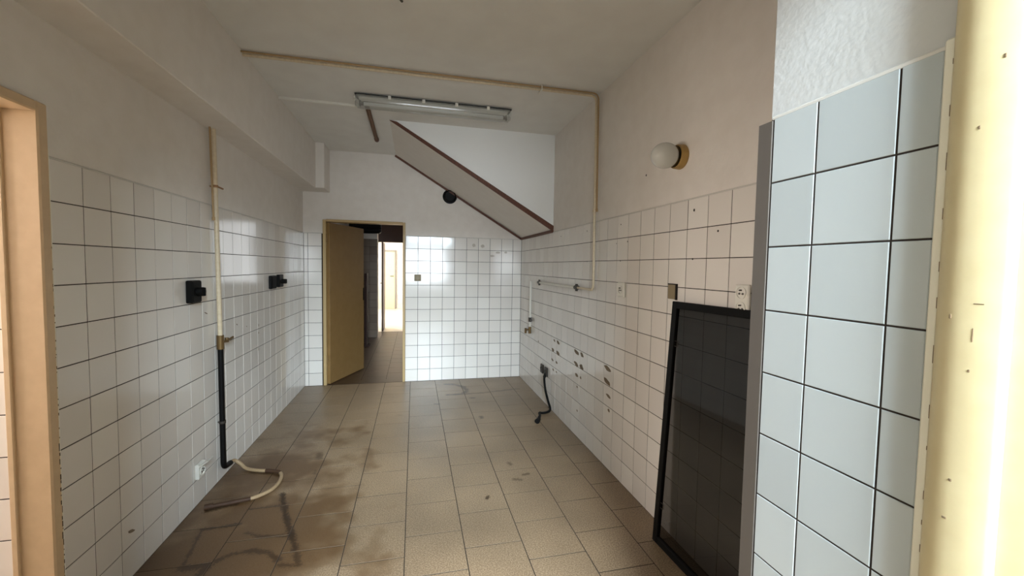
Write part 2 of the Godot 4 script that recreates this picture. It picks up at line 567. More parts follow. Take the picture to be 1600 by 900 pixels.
func build_shell() -> void:
	# floor: a slab and square stoneware tiles laid in staggered rows
	var fl := thing("floor", "speckled beige stoneware floor tiles in staggered rows with brown stains and painted shade at left", "floor", Vector3.ZERO, "", "structure")
	slab(fl, "floor_base", M.floor_grout, [[Vector3(-1.35, -0.15, -4.05), Vector3(2.3, -0.0009, 4.9)]])
	slab(fl, "outer_floor", M.outer_floor, [[Vector3(-3.5, -0.15, 4.9), Vector3(3.0, 0.0, 8.5)], [Vector3(-3.5, -0.15, 3.3), Vector3(-1.35, 0.0, 4.9)]])
	slab(fl, "far_floor", M.far_floor, [[Vector3(-2.3, -0.15, -9.3), Vector3(2.3, 0.0, -4.05)]])
	var cols := [XL - 0.003, -0.933, -0.633, -0.333, -0.033, 0.267, 0.567, 0.867, 1.162, XR + 0.003]
	var g := 0.0045
	for c in cols.size() - 1:
		var z: float = 2.735 if c % 2 == 0 else 2.888
		z += 0.3 * 7
		while z > 0.0:
			var z1 := minf(z, 4.895)
			var z0 := maxf(z - 0.3, 0.003)
			var w: float = cols[c + 1] - cols[c] - g
			if z1 - z0 > 0.02:
				var bs := Basis(Vector3.RIGHT, Vector3(0, 0, -1), Vector3.UP) * Basis(Vector3.RIGHT, rng.randf_range(-0.0008, 0.0008)) * Basis(Vector3.UP, rng.randf_range(-0.0008, 0.0008))
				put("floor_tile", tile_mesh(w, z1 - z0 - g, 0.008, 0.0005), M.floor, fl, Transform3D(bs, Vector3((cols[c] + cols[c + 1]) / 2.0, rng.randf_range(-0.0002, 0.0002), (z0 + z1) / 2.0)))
			z -= 0.3
	for c in 4:                                            # the passage beyond the door
		var x0 := -1.233 + 0.3 * c
		var z := -0.004 - (0.15 if c % 2 == 1 else 0.0)
		while z > -4.0:
			var z0 := maxf(z - 0.3, -4.04)
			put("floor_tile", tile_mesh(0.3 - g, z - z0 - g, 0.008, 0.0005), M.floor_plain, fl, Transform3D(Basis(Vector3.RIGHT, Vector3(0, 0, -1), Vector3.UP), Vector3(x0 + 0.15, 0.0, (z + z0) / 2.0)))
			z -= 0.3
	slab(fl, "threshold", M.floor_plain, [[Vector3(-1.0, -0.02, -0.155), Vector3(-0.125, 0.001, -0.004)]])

	# ceilings of the kitchen and of the rooms round it
	var ce := thing("ceiling", "dull white painted ceiling with a boxed beam along the left wall", "ceiling", Vector3.ZERO, "", "structure")
	slab(ce, "ceiling_slab", M.ceiling, [[Vector3(-1.36, H, -0.13), Vector3(1.51, H + 0.15, 4.9)]])
	slab(ce, "outer_ceiling", M.ceiling, [[Vector3(-3.5, H, 3.3), Vector3(-1.36, H + 0.15, 4.9)], [Vector3(-2.3, H, -9.3), Vector3(2.3, H + 0.15, -0.13)]])
	slab(ce, "front_ceiling", M.outer_wall, [[Vector3(-3.5, 3.8, 4.4), Vector3(3.0, 3.95, 7.7)]])
	put("beam", boxed(Vector3(XL - 0.02, 2.272, 0.285), Vector3(-1.045, H + 0.02, 4.41), 0.004), M.plaster, ce)
	put("beam_end", boxed(Vector3(XL - 0.02, 2.276, -0.02), Vector3(-0.955, H + 0.02, 0.29), 0.004), M.plaster, ce)

	# left wall with a doorway near the camera
	var wl := wall("wall_left", "white tiled left wall with painted plaster above the tiles")
	var x0 := XL - PL - 0.09
	var x1 := XL - PL
	slab(wl, "plaster", M.plaster, [[Vector3(x0, 0, -0.13), Vector3(x1, H, 3.47)], [Vector3(x0, 1.95, 3.47), Vector3(x1, H, 4.42)], [Vector3(x0, 0, 4.20), Vector3(x1, 1.95, 4.42)]])
	slab(wl, "grout", M.grout, [[Vector3(XL - 0.0062, 0, 0), Vector3(XL - 0.0016, TILE_TOP, 3.435)]])
	var us := [-3.4218]
	for i in 22: us.append(-3.2718 + T * i)
	us.append(-0.002)
	tile_field(wl, Vector3(XL, 0, 0), Vector3(0, 0, -1), us, rows12())
	put("fillet", boxed(Vector3(XL - 0.006, TILE_TOP - 0.003, 0.0), Vector3(XL - 0.0005, TILE_TOP + 0.006, 3.434), 0.003), M.fillet, wl)
	for s in [[0.93, 1.451, 0.012, 0.03], [0.867, 1.453, 0.014, 0.02], [0.734, 1.458, 0.012, 0.035], [0.214, 3.06, 0.05, 0.016], [1.128, 2.327, 0.04, 0.008], [0.995, 1.876, 0.025, 0.01], [0.955, 1.70, 0.02, 0.008]]:
		blot(wl, "smudge", M.glue, Vector3(XL + 0.0007, s[0], s[1]), Vector3(0, 0, -1), s[2], s[3], 0.35)

	# back wall with the door
	var wb := wall("wall_back", "white tiled back wall with a doorway and plaster above the tiles")
	slab(wb, "plaster", M.plaster, [[Vector3(-1.36, 0, -0.126), Vector3(-1.0, H, -PL)], [Vector3(-1.0, 1.945, -0.126), Vector3(-0.125, H, -PL)], [Vector3(-0.125, 0, -0.126), Vector3(2.3, H, -PL)]])
	slab(wb, "grout", M.grout, [[Vector3(XL, 0, -0.0062), Vector3(-1.035, TILE_TOP, -0.0016)], [Vector3(-0.1, 0, -0.0062), Vector3(XR, TILE_TOP, -0.0016)]])
	tile_field(wb, Vector3.ZERO, Vector3.RIGHT, [XL + 0.001, -1.196, -1.046], rows12())
	var ub := []
	for i in 10: ub.append(-0.0975 + T * i)
	ub.append(XR - 0.001)
	tile_field(wb, Vector3.ZERO, Vector3.RIGHT, ub, rows12())
	put("fillet", boxed(Vector3(XL, TILE_TOP - 0.003, -0.006), Vector3(-1.03, TILE_TOP + 0.006, -0.0005), 0.003), M.fillet, wb)
	put("fillet", boxed(Vector3(-0.1, TILE_TOP - 0.003, -0.006), Vector3(XR, TILE_TOP + 0.006, -0.0005), 0.003), M.fillet, wb)
	for s in [[0.743, 1.711, 0.05, 0.05], [0.854, 1.702, 0.05, 0.045], [0.979, 1.581, 0.07, 0.03], [1.053, 1.626, 0.07, 0.03], [1.158, 1.629, 0.05, 0.03]]:
		blot(wb, "smudge", M.smudge, Vector3(s[0], s[1], 0.0008), Vector3.RIGHT, s[2], s[3], 0.0)

	# right wall
	var wr := wall("wall_right", "white tiled right wall with glue marks, drill holes and plaster above")
	slab(wr, "plaster", M.plaster, [[Vector3(XR + PL, 0, -0.13), Vector3(XR + 0.13, H, 4.42)]])
	slab(wr, "grout", M.grout, [[Vector3(XR + 0.0016, 0, 0), Vector3(XR + 0.0062, TILE_TOP, 4.4)]])
	var ur := []
	for i in 26: ur.append(0.0625 + T * i)
	tile_field(wr, Vector3(XR, 0, 0), Vector3(0, 0, 1), ur, rows12())
	var rest := mb()                                       # the strip in the corner and the tiles behind the doorway wall
	for c in [[0.002, 0.0625], [3.8125, 3.9625], [3.9625, 4.1125], [4.1125, 4.2625], [4.2625, 4.395]]:
		for r in 12:
			var tm := tile_mesh(c[1] - c[0] - 0.0036, T - 0.0036, 0.0058, 0.0012)
			rest.append_from(tm, 0, Transform3D(Basis(Vector3(0, 0, 1), Vector3.UP, Vector3(-1, 0, 0)), Vector3(XR, T * (r + 0.5), (c[0] + c[1]) / 2.0)))
	var ro := done("edge_tiles", rest, M.tiles[0], wr)
	ro.set_meta("kind", "stuff")
	put("fillet", boxed(Vector3(XR + 0.0005, TILE_TOP - 0.003, 0.0), Vector3(XR + 0.006, TILE_TOP + 0.006, 4.39), 0.003), M.fillet, wr)
	for s in [[0.72, 1.361, 0.05, 0.016], [0.72, 1.471, 0.07, 0.026], [0.617, 1.326, 0.07, 0.03], [0.618, 1.468, 0.08, 0.034], [0.515, 1.315, 0.06, 0.02], [0.516, 1.441, 0.05, 0.02], [0.422, 1.346, 0.04, 0.02], [0.423, 1.441, 0.03, 0.016],
			[0.722, 1.938, 0.09, 0.03], [0.723, 2.057, 0.06, 0.03], [0.618, 1.937, 0.09, 0.034], [0.621, 2.051, 0.07, 0.034], [0.525, 1.951, 0.06, 0.026], [0.526, 2.038, 0.03, 0.02], [0.429, 1.969, 0.03, 0.018], [0.226, 1.982, 0.025, 0.014],
			[0.722, 2.528, 0.10, 0.03], [0.626, 2.519, 0.10, 0.036], [0.529, 2.545, 0.06, 0.022], [0.428, 2.56, 0.03, 0.02], [0.615, 0.826, 0.03, 0.014]]:
		blot(wr, "glue_mark", M.glue, Vector3(XR - 0.0009, s[0], s[1]), Vector3(0, 0, 1), s[2] * 1.15, s[3] * 1.25, 0.15)
	for s in [[1.742, 3.411, 0.007], [1.625, 3.585, 0.006], [1.498, 3.414, 0.005], [1.743, 2.66, 0.005], [1.623, 2.756, 0.005], [1.744, 2.096, 0.005], [1.743, 1.487, 0.005], [1.617, 2.604, 0.004], [1.497, 2.666, 0.005], [1.497, 2.111, 0.004], [2.012, 2.946, 0.006]]:
		blot(wr, "drill_hole", M.hole, Vector3(XR - 0.0007 if s[0] < 1.8 else XR + PL - 0.0005, s[0], s[1]), Vector3(0, 0, 1), s[2] * 2.0, s[2] * 2.2, 0.0)

	# the wall with the double doorway that the camera looks through
	var wf := wall("wall_front", "doorway reveal clad in large white tiles with grey corner strip, right foreground")
	slab(wf, "plaster", M.reveal_plaster, [[Vector3(XP + PL, 0, 4.396), Vector3(3.0, 3.8, 4.9)], [Vector3(-3.5, 0, 4.42), Vector3(-0.69, 3.8, 4.9)], [Vector3(-0.69, 2.14, 4.396), Vector3(XP + PL, 3.8, 4.9)]])
	slab(wf, "grout", M.grout, [[Vector3(XP + 0.0016, 0, 4.40), Vector3(XP + 0.0062, TILE_TOP, 4.73)]])
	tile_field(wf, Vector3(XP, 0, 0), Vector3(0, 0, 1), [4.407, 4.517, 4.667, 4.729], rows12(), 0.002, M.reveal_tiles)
	put("fillet", boxed(Vector3(XP + 0.0005, TILE_TOP - 0.004, 4.40), Vector3(XP + 0.006, TILE_TOP + 0.006, 4.735), 0.003), M.fillet, wf)
	var cg := mb()
	prism(cg, PackedVector2Array([Vector2(XP - 0.003, 4.406), Vector2(XP - 0.003, 4.368), Vector2(XP + 0.045, 4.368), Vector2(XP + 0.045, 4.3715), Vector2(XP + 0.0005, 4.3715), Vector2(XP + 0.0005, 4.406)]), 0.0, 1.795, Transform3D(Basis(Vector3.RIGHT, Vector3.BACK, Vector3.UP), Vector3.ZERO))
	prism(cg, PackedVector2Array([Vector2(XP + 0.0005, 4.3715), Vector2(XP + 0.045, 4.3715), Vector2(XP + 0.045, 4.396), Vector2(XP + 0.0005, 4.396)]), 0.0, 1.79, Transform3D(Basis(Vector3.RIGHT, Vector3.BACK, Vector3.UP), Vector3.ZERO))
	done("corner_strip", cg, M.guard, wf)
	put("caulk", boxed(Vector3(XP - 0.004, 0, 4.7285), Vector3(XP + 0.008, TILE_TOP + 0.012, 4.7445), 0.003), M.caulk, wf)

	# rooms that the openings give on to
	var ol := wall("wall_outer_left", "outer wall of the side room left of the kitchen doorway")
	slab(ol, "plaster", M.plaster, [[Vector3(-3.4, 0, 3.3), Vector3(-3.25, 1.0, 4.9)], [Vector3(-3.4, 2.3, 3.3), Vector3(-3.25, H, 4.9)], [Vector3(-3.4, 1.0, 3.3), Vector3(-3.25, 2.3, 3.5)], [Vector3(-3.4, 1.0, 4.4), Vector3(-3.25, 2.3, 4.9)]])
	window_unit("window_5", "unseen side room window added to light the kitchen", Vector3(-3.36, 1.0, 3.5), Vector3(-3.30, 2.3, 4.4), 2, 0)  # added unseen window that sends extra light through the left doorway
	slab(ol, "outer_plaster", M.outer_wall, [[Vector3(-3.5, 0, 4.9), Vector3(-3.3, 3.8, 7.7)]])
	var cw := wall("wall_side_room", "white tiled wall of the side room seen through the left doorway")
	slab(cw, "plaster", M.plaster, [[Vector3(-3.4, 0, 3.33), Vector3(x0, H, 3.444)]])
	slab(cw, "grout", M.grout, [[Vector3(-3.25, 0, 3.4438), Vector3(x0 - 0.002, TILE_TOP, 3.4484)]])
	var uc := []
	for i in range(12, -1, -1): uc.append(-1.356 - T * i)
	tile_field(cw, Vector3(0, 0, 3.45), Vector3.RIGHT, uc, rows12())
	var of := wall("wall_outer_front", "far wall of the front room with two added windows")
	slab(of, "plaster", M.outer_wall, [[Vector3(-3.5, 0, 7.5), Vector3(3.0, 0.9, 7.65)], [Vector3(-3.5, 2.0, 7.5), Vector3(3.0, 2.2, 7.65)], [Vector3(-3.5, 3.6, 7.5), Vector3(3.0, 3.8, 7.65)], [Vector3(-3.5, 0.9, 7.5), Vector3(-0.4, 2.0, 7.65)], [Vector3(1.0, 0.9, 7.5), Vector3(3.0, 2.0, 7.65)], [Vector3(-3.5, 2.2, 7.5), Vector3(-0.2, 3.6, 7.65)], [Vector3(1.2, 2.2, 7.5), Vector3(3.0, 3.6, 7.65)]])
	window_unit("window_1", "unseen high window added behind the viewer to light the kitchen", Vector3(-0.2, 2.2, 7.55), Vector3(1.2, 3.6, 7.61), 0, 2)  # added unseen window, placed to light the lower back wall and floor
	window_unit("window_2", "unseen low window added behind the viewer to light the fascia", Vector3(-0.4, 0.9, 7.55), Vector3(1.0, 2.0, 7.61), 0, 2)  # added unseen window, placed to light the stair fascia
	slab(wall("wall_outer_right", "right wall of the front room"), "plaster", M.outer_wall, [[Vector3(2.85, 0, 4.9), Vector3(3.0, 3.8, 7.65)]])
	var hl := wall("wall_passage_left", "left wall of the passage beyond the open door")
	slab(hl, "plaster", M.plaster, [[Vector3(-1.5, 0, -4.1), Vector3(-1.3, H, -0.126)]])
	slab(wall("wall_passage_right", "right wall of the passage beyond the open door"), "plaster", M.plaster, [[Vector3(2.15, 0, -9.3), Vector3(2.3, H, -0.126)]])
	var pier := wall("wall_passage_pier", "dim tiled pier in the passage beyond the open door")
	slab(pier, "plaster", M.plaster, [[Vector3(-1.35, 0, -3.55), Vector3(-0.702, H, -3.345)]])
	slab(pier, "grout", M.grout, [[Vector3(-1.3, 0, -3.346), Vector3(-0.702, 1.95, -3.3424)]])
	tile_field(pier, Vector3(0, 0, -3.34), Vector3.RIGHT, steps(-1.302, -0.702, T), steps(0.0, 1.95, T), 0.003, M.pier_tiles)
	var he := wall("wall_passage_end", "passage end wall with an opening into a bright room")
	slab(he, "plaster", M.plaster, [[Vector3(-1.35, 0, -4.12), Vector3(-0.76, H, -4.0)], [Vector3(0.05, 0, -4.12), Vector3(0.6, H, -4.0)], [Vector3(0.6, 0, -4.12), Vector3(1.36, 1.0, -4.0)], [Vector3(0.6, 2.3, -4.12), Vector3(1.36, H, -4.0)], [Vector3(1.36, 0, -4.12), Vector3(2.3, H, -4.0)]])
	put("header", boxed(Vector3(-0.76, 1.93, -4.1), Vector3(0.05, 2.30, -4.0), 0.004), M.brown_door, he)
	window_unit("window_3", "passage window with two panes right of the bright opening", Vector3(0.6, 1.0, -4.09), Vector3(1.36, 2.3, -4.03), 0, 2)
	var fr := wall("wall_far", "bright white far wall beyond the passage")
	slab(fr, "plaster", M.plaster, [[Vector3(-2.3, 0, -9.2), Vector3(2.3, H, -9.0)], [Vector3(0.45, 0, -9.0), Vector3(0.6, H, -4.12)]])
	slab(fr, "grout", M.smudge, [[Vector3(-0.56, 0, -9.0), Vector3(0.45, TILE_TOP, -8.9966)]])
	tile_field(fr, Vector3(0, 0, -8.994), Vector3.RIGHT, steps(-0.56, 0.04, T), rows12())
	var fl2 := wall("wall_far_left", "left wall of the bright far room with its window")
	slab(fl2, "plaster", M.plaster, [[Vector3(-2.3, 0, -9.2), Vector3(-2.05, 0.9, -4.0)], [Vector3(-2.3, 2.4, -9.2), Vector3(-2.05, H, -4.0)], [Vector3(-2.3, 0.9, -9.2), Vector3(-2.05, 2.4, -7.8)], [Vector3(-2.3, 0.9, -5.4), Vector3(-2.05, 2.4, -4.0)], [Vector3(-2.3, 0, -4.12), Vector3(-1.3, H, -4.0)]])
	window_unit("window_4", "window of the bright far room", Vector3(-2.14, 0.9, -7.8), Vector3(-2.08, 2.4, -5.4), 2, 0)

# an irregular thin patch of dried glue or dirt on a wall
func blot(parent: Node, called: String, m: Material, at: Vector3, u: Vector3, w: float, h: float, slope: float) -> void:
	var st := mb()
	var n := u.cross(Vector3.UP)
	var k := 10
	var pts := []
	for i in k:
		var t := TAU * i / k
		var r := rng.randf_range(0.72, 1.1)
		var x := cos(t) * w / 2.0 * r
		pts.append(at + u * x + Vector3.UP * (sin(t) * h / 2.0 * r - x * slope))
	for i in k:
		tri(st, at + n * 0.0006, pts[i], pts[(i + 1) % k], n, n, n)
		quad(st, pts[i], pts[(i + 1) % k], pts[(i + 1) % k] - n * 0.0012, pts[i] - n * 0.0012, (pts[i] - at))
	done(called, st, m, parent)

func build_soffit() -> void:
	var o := thing("stair_soffit", "sloping white boxed stair underside edged with brown wood in the back corner", "soffit", Vector3.ZERO, "", "structure")
	var zf := 1.235
	var top := Vector2(-0.215, H)
	var low := Vector2(XR + PL, 1.818)
	var t := 0.02
	var dir := (low - top).normalized()
	var nrm := Vector2(-dir.y, dir.x)                         # up and to the right
	var st := mb()
	prism(st, PackedVector2Array([top, low, low + Vector2(0, 0.03), top + Vector2(0.05, 0)]), -0.005, zf - t)
	done("sloping_panel", st, M.plaster, o)
	var f := mb()
	prism(f, PackedVector2Array([top, low, Vector2(XR + PL, H + 0.005), Vector2(-0.215, H + 0.005)]), zf - t, zf)
	done("fascia", f, M.new_paint, o)
	var w := 0.028
	for z in [[zf, zf + 0.012, 0.05], [0.0, 0.018, 0.022]]:
		var a := mb()
		var lift: float = z[2]
		prism(a, PackedVector2Array([top - nrm * 0.006, low - nrm * 0.006 + Vector2(-0.008, 0), low + nrm * (lift - 0.006) + Vector2(-0.008, 0), top + dir * 0.06 + nrm * minf(lift - 0.006, 0.02)]) if z[2] > 0.03 else PackedVector2Array([top - nrm * lift, low - nrm * lift + Vector2(-0.01, 0.0), low + Vector2(-0.01, 0), top]), z[0], z[1])
		done("wood_trim", a, M.wood, o)
	put("wood_trim", boxed(Vector3(XR - 0.016, 1.796, 0.0), Vector3(XR + PL, 1.824, zf + 0.012), 0.002), M.wood, o)

func build_doors() -> void:
	# back door: steel frame and a leaf standing open into the passage
	var d := thing("door_1", "cream door standing open into the dim passage in the back wall", "door", Vector3.ZERO, "", "structure")
	var st := mb()
	box(st, Vector3(-1.034, 0, -0.13), Vector3(-0.998, 1.962, 0.012), 0.004)
	box(st, Vector3(-0.128, 0, -0.13), Vector3(-0.098, 1.962, 0.012), 0.004)
	box(st, Vector3(-0.998, 1.938, -0.13), Vector3(-0.128, 1.966, 0.012), 0.004)
	done("door_frame", st, M.olive_frame, d)
	var dir := Vector3(0.375, 0, -0.927).normalized()
	var xf := Transform3D(Basis(dir, Vector3.UP, dir.cross(Vector3.UP)), Vector3(-0.985, 0.006, -0.035))
	var ls := mb()
	box(ls, Vector3(0.0, 0.0, -0.02), Vector3(0.80, 1.925, 0.02), 0.003, xf)
	var lo := done("door_leaf", ls, M.cream_shaded, d)
	var hs := mb()
	box(hs, Vector3(0.735, 0.92, -0.026), Vector3(0.775, 1.14, -0.02), 0.002, xf)
	tube(hs, [xf * Vector3(0.755, 1.06, -0.02), xf * Vector3(0.755, 1.06, -0.065), xf * Vector3(0.65, 1.06, -0.066)], 0.009, 8)
	box(hs, Vector3(0.776, 0.95, 0.019), Vector3(0.802, 1.12, 0.0225), 0.001, xf)
	box(hs, Vector3(0.798, 0.95, -0.012), Vector3(0.803, 1.12, 0.012), 0.001, xf)
	done("handle", hs, M.black, lo)
	for y in [0.25, 1.7]:
		put("hinge", tubed([Vector3(-0.99, y, -0.004), Vector3(-0.99, y + 0.1, -0.004)], 0.008, 8), M.cream_shaded, d)

	# left doorway: steel frame only
	var l := thing("door_2", "cream steel frame of the open doorway at the left edge", "door frame", Vector3.ZERO, "", "structure")
	st = mb()
	box(st, Vector3(-1.338, 0, 3.437), Vector3(XL + 0.012, 1.976, 3.478), 0.005)
	box(st, Vector3(-1.338, 0, 4.19), Vector3(XL + 0.012, 1.976, 4.231), 0.005)
	box(st, Vector3(-1.338, 1.94, 3.478), Vector3(XL + 0.012, 1.976, 4.19), 0.005)
	var fo := done("door_frame", st, M.peach_frame, l)
	var sd := mb()                                             # the stop of the rebate
	box(sd, Vector3(-1.345, 0, 3.452), Vector3(-1.325, 1.952, 3.488), 0.003)
	box(sd, Vector3(-1.345, 1.93, 3.478), Vector3(-1.325, 1.955, 4.19), 0.003)
	done("stop", sd, M.peach_frame, l)
	put("caulk", boxed(Vector3(XL - 0.004, 0, 3.4225), Vector3(XL + 0.003, 1.83, 3.4375), 0.003), M.caulk, l)
	var cy := 0.05
	while cy < 1.5:                                            # paint flaked off along the joint, worst low down
		var low := cy < 0.8
		var hgt := rng.randf_range(0.004, 0.03 if low else 0.012)
		var wid := rng.randf_range(0.0015, 0.005 if low else 0.003)
		var zc := 3.4385 + rng.randf_range(0.0, 0.0035)
		put("paint_chip", boxed(Vector3(XL + 0.011, cy, zc), Vector3(XL + 0.0124, cy + hgt, zc + wid), 0.0005), M.rust_chip if low else M.chip, fo)
		cy += hgt + rng.randf_range(0.002, 0.02 if low else 0.07)

	# the frame of the double doorway, right foreground: rolled steel with a rebate
	var r := thing("door_3", "cream painted steel door frame with rounded edge, right foreground", "door frame", Vector3.ZERO, "", "structure")
	var prof := [Vector2(XP + 0.006, 4.742)]
	for k in 9:
		var t := PI / 2.0 * k / 8.0
		prof.append(Vector2(XP + 0.002 - 0.030 * sin(t), 4.742 + 0.045 * (1.0 - cos(t))))
	prof.append_array([Vector2(XP - 0.028, 4.828), Vector2(XP - 0.0265, 4.8325), Vector2(XP - 0.022, 4.834), Vector2(XP - 0.012, 4.834), Vector2(XP - 0.012, 4.895), Vector2(XP - 0.009, 4.902), Vector2(XP + 0.05, 4.902), Vector2(XP + 0.05, 4.742)])
	st = mb()
	var up := Transform3D(Basis(Vector3.RIGHT, Vector3.BACK, Vector3.UP), Vector3.ZERO)
	smooth_prism(st, prof, 0.0, 2.14)
	var fr := done("door_frame", st, M.foreground_frame, r)
	for c in [[1.742, 4.812, 0.006, 0.003], [1.652, 4.79, 0.005, 0.003], [1.40, 4.799, 0.0015, 0.012], [1.376, 4.772, 0.007, 0.003], [1.345, 4.80, 0.02, 0.0015], [1.30, 4.798, 0.004, 0.0025], [1.13, 4.785, 0.004, 0.004], [1.07, 4.78, 0.003, 0.006]]:
		put("paint_chip", boxed(Vector3(XP - 0.0286, c[0], c[1]), Vector3(XP - 0.027, c[0] + c[2], c[1] + c[3]), 0.0006), M.chip, fr)
	var cy2 := 0.9
	while cy2 < 1.78:
		var h2 := rng.randf_range(0.006, 0.03)
		put("paint_chip", boxed(Vector3(XP - 0.0045, cy2, 4.741), Vector3(XP - 0.0015, cy2 + h2, 4.7445), 0.0005), M.chip, fr)
		cy2 += h2 + rng.randf_range(0.02, 0.07)

	put("added_shade_leaf", boxed(Vector3(-0.70, 0.0, 4.862), Vector3(-0.30, 2.14, 4.902), 0.004), M.cream, r)  # unseen closed leaf, added to keep window light off the left side

	# beyond the passage
	var f := thing("door_4", "pale cream door in the bright far wall", "door", Vector3.ZERO, "", "structure")
	put("door_leaf", boxed(Vector3(-0.94, 0.01, -9.0), Vector3(-0.62, 1.88, -8.96), 0.004), M.cream, f)
	st = mb()
	box(st, Vector3(-0.62, 0, -9.0), Vector3(-0.575, 1.93, -8.94), 0.004)
	box(st, Vector3(-1.0, 0, -9.0), Vector3(-0.94, 1.93, -8.94), 0.004)
	box(st, Vector3(-0.94, 1.88, -9.0), Vector3(-0.62, 1.93, -8.94), 0.004)
	done("door_frame", st, M.grey_metal, f)
	put("handle", tubed([Vector3(-0.66, 1.08, -8.95), Vector3(-0.66, 1.08, -8.9), Vector3(-0.76, 1.08, -8.9)], 0.012, 8), M.iron, f)
	var g := thing("door_5", "dark brown door leaf seen edge on beyond the passage", "door", Vector3.ZERO, "", "structure")
	put("door_leaf", boxed(Vector3(-0.672, 0.01, -4.62), Vector3(-0.640, 1.93, -4.02), 0.003), M.brown_door, g)
	put("handle", tubed([Vector3(-0.672, 1.05, -4.1), Vector3(-0.70, 1.05, -4.1), Vector3(-0.70, 1.05, -4.2)], 0.008, 8), M.iron, g)

# an upright of the given plan outline (x, z), smooth round its curved part
func smooth_prism(st: SurfaceTool, prof: Array, y0: float, y1: float) -> void:
	var n := prof.size()
	var area := 0.0
	for i in n: area += (prof[i] as Vector2).cross(prof[(i + 1) % n])
	var en := []
	for i in n:
		var e: Vector2 = prof[(i + 1) % n] - prof[i]
		en.append((Vector2(e.y, -e.x) * signf(area)).normalized())
	for i in n:
		var j := (i + 1) % n
		var a: Vector2 = en[i]
		var prev: Vector2 = en[(i + n - 1) % n]
		var next: Vector2 = en[j]
		var n0 := (a + prev).normalized() if a.dot(prev) > 0.7 else a
		var n1 := (a + next).normalized() if a.dot(next) > 0.7 else a
		var p: Vector2 = prof[i]
		var q: Vector2 = prof[j]
		var m0 := Vector3(n0.x, 0, n0.y)
		var m1 := Vector3(n1.x, 0, n1.y)
		tri(st, Vector3(p.x, y0, p.y), Vector3(q.x, y0, q.y), Vector3(q.x, y1, q.y), m0, m1, m1)
		tri(st, Vector3(p.x, y0, p.y), Vector3(q.x, y1, q.y), Vector3(p.x, y1, p.y), m0, m1, m0)

# ------------------------------------------------------------------ things
func build_fluorescent() -> void:
	var z := 1.755
	var o := thing("fluorescent_light", "long unlit fluorescent light with clear plastic cover on the ceiling", "light fixture", Vector3(0.175, H, z))
	put("housing", boxed(Vector3(-0.60, -0.022, -0.036), Vector3(0.60, -0.001, 0.036), 0.004), M.grey_metal, o)
	put("gasket", boxed(Vector3(-0.618, -0.019, -0.057), Vector3(0.618, -0.012, 0.057), 0.003), M.black_rubber, o)
	put("reflector", boxed(Vector3(-0.59, -0.038, -0.03), Vector3(0.59, -0.0185, 0.03), 0.006), M.white_plastic, o)
	var st := mb()
	var k := 18
	var ring := []
	for i in k + 1:
		var t := PI * i / k
		ring.append([Vector3(0, -0.018 - 0.086 * pow(sin(t), 0.62), -0.055 * cos(t)), Vector3(0, -sin(t), -cos(t)).normalized()])
	for i in k:
		var a = ring[i]; var b = ring[i + 1]
		var x0 := Vector3(-0.60, 0, 0); var x1 := Vector3(0.60, 0, 0)
		tri(st, a[0] + x0, b[0] + x0, b[0] + x1, a[1], b[1], b[1])
		tri(st, a[0] + x0, b[0] + x1, a[0] + x1, a[1], b[1], a[1])
		for s in [-1.0, 1.0]:                                 # rounded ends
			var c := Vector3(0.622 * s, -0.06, 0)
			var pa: Vector3 = a[0] + Vector3(0.60 * s, 0, 0)
			var pb: Vector3 = b[0] + Vector3(0.60 * s, 0, 0)
			var ma: Vector3 = (a[0] * Vector3(0, 0.75, 0.75)) + Vector3(0.616 * s, -0.012, 0)
			var mc: Vector3 = (b[0] * Vector3(0, 0.75, 0.75)) + Vector3(0.616 * s, -0.012, 0)
			quad(st, pa, pb, mc, ma, a[1] + Vector3(s, 0, 0))
			tri(st, ma, mc, c, Vector3(s, 0, 0), Vector3(s, 0, 0), Vector3(s, 0, 0))
	done("cover", st, M.clear_cover, o)
	var tb := put("tube", tubed([Vector3(-0.575, -0.068, 0), Vector3(0.575, -0.068, 0)], 0.013, 14), M.tube_glass, o)
	for s in [-1.0, 1.0]:
		var e := mb()
		tube(e, [Vector3(0.555 * s, -0.068, 0), Vector3(0.583 * s, -0.068, 0)], 0.0142, 14)
		box(e, Vector3(0.583 * s - 0.006, -0.09, -0.012), Vector3(0.583 * s + 0.006, -0.045, 0.012), 0.003)
		done("lamp_holder", e, M.iron, tb)
	for x in [-0.36, -0.10, 0.16, 0.42]:
		put("clip", boxed(Vector3(x - 0.012, -0.036, 0.052), Vector3(x + 0.012, -0.006, 0.060), 0.003), M.white_plastic, o)

func build_globe_lamp() -> void:
	var o := thing("globe_wall_lamp", "round opal glass wall lamp with ochre base high on the right wall", "wall lamp", Vector3(XR + PL, 2.035, 3.285))
	var xf := Transform3D(Basis(Vector3.FORWARD, Vector3.LEFT, Vector3.UP), Vector3.ZERO)   # y runs out of the wall
	var st := mb()
	lathe(st, [[0.001, 0.0], [0.062, 0.0], [0.064, 0.004], [0.061, 0.034], [0.058, 0.040], [0.050, 0.041], [0.050, 0.030], [0.001, 0.030]], xf, 32)
	done("base", st, M.ochre, o)
	st = mb()
	lathe(st, [[0.053, 0.038], [0.0545, 0.042], [0.053, 0.046]], xf, 32)
	done("seal", st, M.black_rubber, o)
	st = mb()
	var c := Transform3D(xf.basis, xf * Vector3(0, 0.100, 0))
	sphere(st, c, 0.066, 0.072)
	done("globe", st, M.opal, o)

